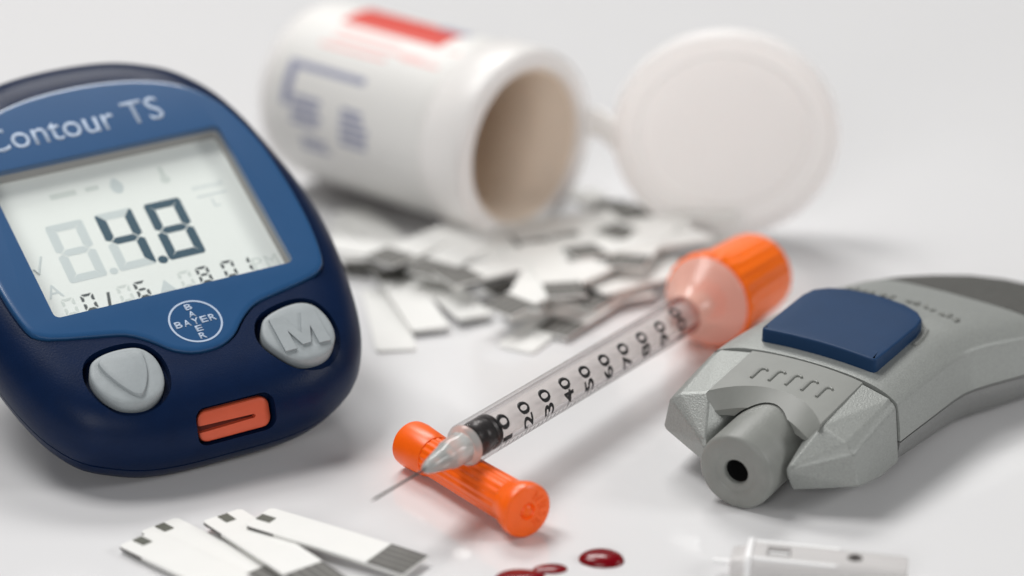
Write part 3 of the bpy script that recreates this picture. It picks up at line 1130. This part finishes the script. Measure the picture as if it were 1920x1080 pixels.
def strip_meshes(bow, tipmarks, seed):
    """meshes of one strip: x from the tip (0) to the contact end (SL)"""
    N = 12

    def zb(x):
        q = x / SL
        return bow * 4 * q * (1 - q)
    me = {}

    def fin(bm, name, material):
        o = mesh_obj(name, bm, material, None, 25)
        m = o.data
        bpy.data.objects.remove(o)
        return m
    bm = bmesh.new()
    rings = []
    for k in range(N + 1):
        x = SL * k / N
        w = SW / 2 - (0.45 if k == 0 else 0)
        rings.append([(x, -w, zb(x)), (x, w, zb(x)), (x, w, zb(x) + SH), (x, -w, zb(x) + SH)])
    rings.insert(1, [(0.5, -SW / 2, zb(0.5)), (0.5, SW / 2, zb(0.5)), (0.5, SW / 2, zb(0.5) + SH), (0.5, -SW / 2, zb(0.5) + SH)])
    bridge(bm, rings)
    me['base'] = fin(bm, 'base', 'strip')
    bm = bmesh.new()
    K = 4
    x0 = SL - 5.6
    bridge(bm, [[(x, -SW / 2 + 0.02, zb(x) + SH + 0.01), (x, SW / 2 - 0.02, zb(x) + SH + 0.01), (x, SW / 2 - 0.02, zb(x) + SH + 0.05), (x, -SW / 2 + 0.02, zb(x) + SH + 0.05)]
                for x in [x0 + 5.55 * k / K for k in range(K + 1)]])
    me['contact_pad'] = fin(bm, 'contact_pad', 'contact')
    for j, y in enumerate((-1.7, -0.45, 0.8, 1.95)):
        bm = bmesh.new()
        bridge(bm, [[(x, y - 0.16, zb(x) + SH + 0.045), (x, y + 0.16, zb(x) + SH + 0.045), (x, y + 0.16, zb(x) + SH + 0.075), (x, y - 0.16, zb(x) + SH + 0.075)]
                    for x in [x0 + 5.55 * k / K for k in range(K + 1)]])
        me['contact_line.%d' % j] = fin(bm, 'contact_line', 'contact_line')
    if tipmarks:
        for j, (a, b, c, d) in enumerate(((0.25, 2.4, -0.75, 0.75),)):
            bm = bmesh.new()
            box(bm, a, b, c, d, zb(1.2) + SH + 0.01 - 0.05, zb(1.2) + SH + 0.09)
            me['tip_mark'] = fin(bm, 'tip_mark', 'strip_mark')
        bm = bmesh.new()
        box(bm, 0.45, 4.6, -SW / 2 - 0.02, -SW / 2 + 0.03, zb(1.0) - 0.02 + 0.05, zb(1.0) + SH - 0.03)
        me['dark_edge'] = fin(bm, 'dark_edge', 'strip_edge')
    return me


PLAIN = strip_meshes(0.12, False, 1)
FLAT = strip_meshes(0.12, True, 2)


def place_strip(x, y, z, yaw_deg, pitch, label, group, meshes, parts=True, rollx=0.0):
    m = Matrix.Translation((x * S, y * S, z * S)) @ Euler((radians(rollx), -radians(pitch), radians(yaw_deg))).to_matrix().to_4x4()
    o = thing('test_strip', label, 'test strip', m, group)
    for nm, me in meshes.items():
        if not parts and nm.startswith('contact_line'):
            continue
        add_piece(o, nm.split('.')[0], me)
    return o


G1 = 'test strips fanned out in front of the meter'
place_strip(-46.3, -83.7, 0.02, -46, 0.0, 'white test strip in the front fan, lying directly under two others', G1, FLAT)
place_strip(-48.6, -88.6, 0.50, -43, 0.0, 'outermost white test strip of the front fan with black front edge', G1, FLAT)
place_strip(-38.1, -82.8, 0.98, -51.5, -0.6, 'white test strip in the middle of the front fan, black edge at its tip', G1, FLAT)
place_strip(-33.2, -84.2, 1.45, -31, -1.4, 'white test strip of the front fan lying closest to the blood drops', G1, FLAT)

G2 = 'test strips spilled from the bottle'
pile = [  # x, y of one end, yaw of the strip, True when the dark contacts are at that end
    (-23.5, 5.0, 100, True), (-17.0, 10.5, 115, True), (-17.3, -25.8, 98, False), (-12.3, -19.4, 107, False), (-5.5, -15.2, 116, False), (-3.5, -3.0, 37, True),
    (0.4, -25.5, 62, False), (5.8, -20.8, 57, True), (-1.4, -14.2, 24, False), (10.3, -11.8, 52, True), (25.0, 8.6, 172, True), (6.0, -3.5, 38, False),
    (5.5, 11.5, 195, True), (15.6, 31.0, -30, True), (22.5, 13.0, 118, False), (13.5, 25.5, -12, True), (-16.5, 3.5, 8, False), (-1.0, 2.5, 22, False),
    (12.8, -8.0, 36, False), (29.0, 17.5, 190, False), (3.0, -9.0, 41, True), (-7.5, 1.0, 160, True), (20.5, 2.5, 140, True), (9.0, 1.5, 24, True), (22.0, 22.5, 205, True), (1.5, -18.5, 78, True), (-14.0, -5.0, 60, True), (15.5, 10.5, 48, True), (-10.5, -8.5, 35, True), (17.5, -4.0, 72, True), (-2.5, -19.5, 48, True), (8.5, -15.5, 100, True), (-21.0, -1.5, 52, True)]
placed = []


def corners(x, y, yw):
    c, s = cos(radians(yw)), sin(radians(yw))
    return [(x + a * c - b * s, y + a * s + b * c) for a in [SL * k / 12 for k in range(13)] for b in (-2.6, -1.3, 0, 1.3, 2.6)]


def inside(p, st):
    x, y, yw = st
    c, s = cos(radians(yw)), sin(radians(yw))
    dx, dy = p[0] - x, p[1] - y
    a, b = dx * c + dy * s, -dx * s + dy * c
    return -0.2 < a < SL + 0.2 and abs(b) < SW / 2 + 0.2


random.seed(11)
for (x, y, yw, con) in pile:
    lev = 0
    for (st, l) in placed:
        if any(inside(p, st) for p in corners(x, y, yw)):
            lev = max(lev, l + 1)
    placed.append(((x, y, yw), lev))
    z = 0.02 + min(lev, 7) * 0.5 + 0.006 * len(placed)
    tl, rl = (random.uniform(-1.6, 1.6), random.uniform(-4, 4)) if lev else (0.0, 0.0)
    z += abs(tl) * 0.21 + abs(rl) * 0.05
    if con:      # origin of the mesh is the tip: turn the strip round
        xx, yy, yy_ = x + SL * cos(radians(yw)), y + SL * sin(radians(yw)), yw + 180
    else:
        xx, yy, yy_ = x, y, yw
    if con or len(placed) % 3:
        place_strip(xx, yy, z + max(0, -tl) * 0.2, yy_, tl, 'white test strip with dark contact end in the pile before the open bottle', G2, PLAIN, True, rl)
    else:
        place_strip(xx, yy, z + max(0, -tl) * 0.2, yy_, tl, 'blank white test strip lying face down in the pile before the open bottle', G2 + ', face down', {'base': PLAIN['base']}, True, rl)


# ================================================================== BLOOD DROPS
def blood(x, y, rx, ry, h, rot, label, lobes=0.06, seed=1):
    random.seed(seed)
    ph = [random.uniform(0, 2 * pi) for _ in range(3)]
    bm = bmesh.new()
    N = 48
    rings = []
    for k in range(9):
        t = k / 8 * pi / 2
        r = cos(t) ** 0.8 if k < 8 else 0.02
        rings.append([(rx * r * cos(a) * (1 + lobes * sin(2 * a + ph[0]) + lobes * 0.6 * sin(3 * a + ph[1])),
                       ry * r * sin(a) * (1 + lobes * sin(2 * a + ph[0]) + lobes * 0.6 * sin(3 * a + ph[1])), h * sin(t) ** 0.9 + 0.01) for a in [2 * pi * i / N for i in range(N)]])
    bridge(bm, rings)
    o = mesh_obj('blood_drop', bm, 'blood', None, 60)
    o.matrix_world = Matrix.Translation((x * S, y * S, 0)) @ Matrix.Rotation(radians(rot), 4, 'Z')
    return tag(o, label, 'blood drop', 'blood drops on the table')


blood(11.45, -92.9, 2.85, 2.3, 1.1, -8, 'largest domed dark red blood drop standing alone', 0.03, 3)
blood(4.9, -95.5, 2.3, 1.25, 0.45, 8, 'small flat red blood drop joined to a longer smear', 0.05, 5)
blood(0.9, -97.6, 3.1, 2.0, 0.5, 18, 'long red blood smear beside the small drop', 0.08, 9)

# ================================================================== LANCET
lw_ = radians(-10.5)
lx = Vector((cos(lw_), sin(lw_), 0))
lyv = Vector((-sin(lw_), cos(lw_), 0))
lct = thing('lancet', 'small translucent white plastic lancet lying in front of the lancing device', 'lancet', frame((28.6, -96.9, 0), lx, lyv, Vector((0, 0, 1))))


def sect(x, w, h0, h1, r=1.0):
    return [(x, y, z) for y, z in rrect(0, (h0 + h1) / 2, w, h1 - h0, r, 4)]


bm = bmesh.new()
bridge(bm, [sect(x, w, 0.1, h, r) for x, w, h, r in ((1.6, 5.4, 3.5, 0.8), (1.9, 6.0, 3.8, 1.0), (20.6, 5.2, 3.6, 1.0), (21.2, 4.8, 3.4, 0.9))])
lb = mesh_obj('body', bm, 'lancet', lct, 35)
def lcut(bm):
    return mesh_obj('cutter', bm, None, lct, 0)
cb = bmesh.new()
box(cb, 3.6, 6.6, -1.3, 1.3, 3.1, 7)
cb2 = bmesh.new()
bridge(cb2, [[(14.6 + 1.0 * cos(a), 0.2 + 1.0 * sin(a), z) for a in [2 * pi * i / 24 for i in range(24)]] for z in (2.9, 7)])
cut(lb, [lcut(cb), lcut(cb2)])
bm = bmesh.new()
bridge(bm, [sect(x, w, 0.25, h, 0.8) for x, w, h in ((-0.9, 4.2, 2.9), (-0.7, 4.6, 3.1), (0.9, 4.8, 3.3), (1.1, 4.6, 3.1))])
mesh_obj('front_collar', bm, 'lancet', lct, 35)
bm = bmesh.new()
bridge(bm, [sect(x, w, 0.0, h, 1.0) for x, w, h in ((1.0, 6.0, 3.8), (1.1, 6.5, 4.15), (1.7, 6.5, 4.15), (1.85, 6.0, 3.8))])
mesh_obj('flange', bm, 'lancet_white', lct, 35)
bm = bmesh.new()
lathe(bm, [(-3.4, 0.15), (-3.2, 0.36), (-0.8, 0.42)], 16)
move(bm, lambda a, b, c: (a, b, c + 1.7))
mesh_obj('needle_sheath', bm, 'lancet_white', lct, 50)
bm = bmesh.new()
box(bm, 3.65, 6.55, -1.25, 1.25, 3.105, 3.16)
mesh_obj('window_floor', bm, 'lancet_grey', lct, 0)
bm = bmesh.new()
box(bm, 3.8, 6.4, -0.35, 0.15, 3.17, 3.6)
mesh_obj('inner_rod', bm, 'lancet_white', lct, 0)
bm = bmesh.new()
n = 24
bridge(bm, [[(14.6 + r * cos(2 * pi * k / n), 0.2 + r * sin(2 * pi * k / n), z) for k in range(n)] for r, z in ((0.95, 2.92), (0.95, 3.72), (0.6, 3.72), (0.6, 2.92))], cap0=False, cap1=False)
mesh_obj('hole_ring', bm, 'lancet_grey', lct, 40)
for y in (-2.3, 2.3):
    bm = bmesh.new()
    bridge(bm, [sect(x, 0.5, 3.3, 3.95 - 0.02 * (x - 2), 0.2) for x in (2.0, 12.5)])
    move(bm, lambda a, b, c, y=y: (a, b + y, c))
    mesh_obj('rail', bm, 'lancet_white', lct, 35)
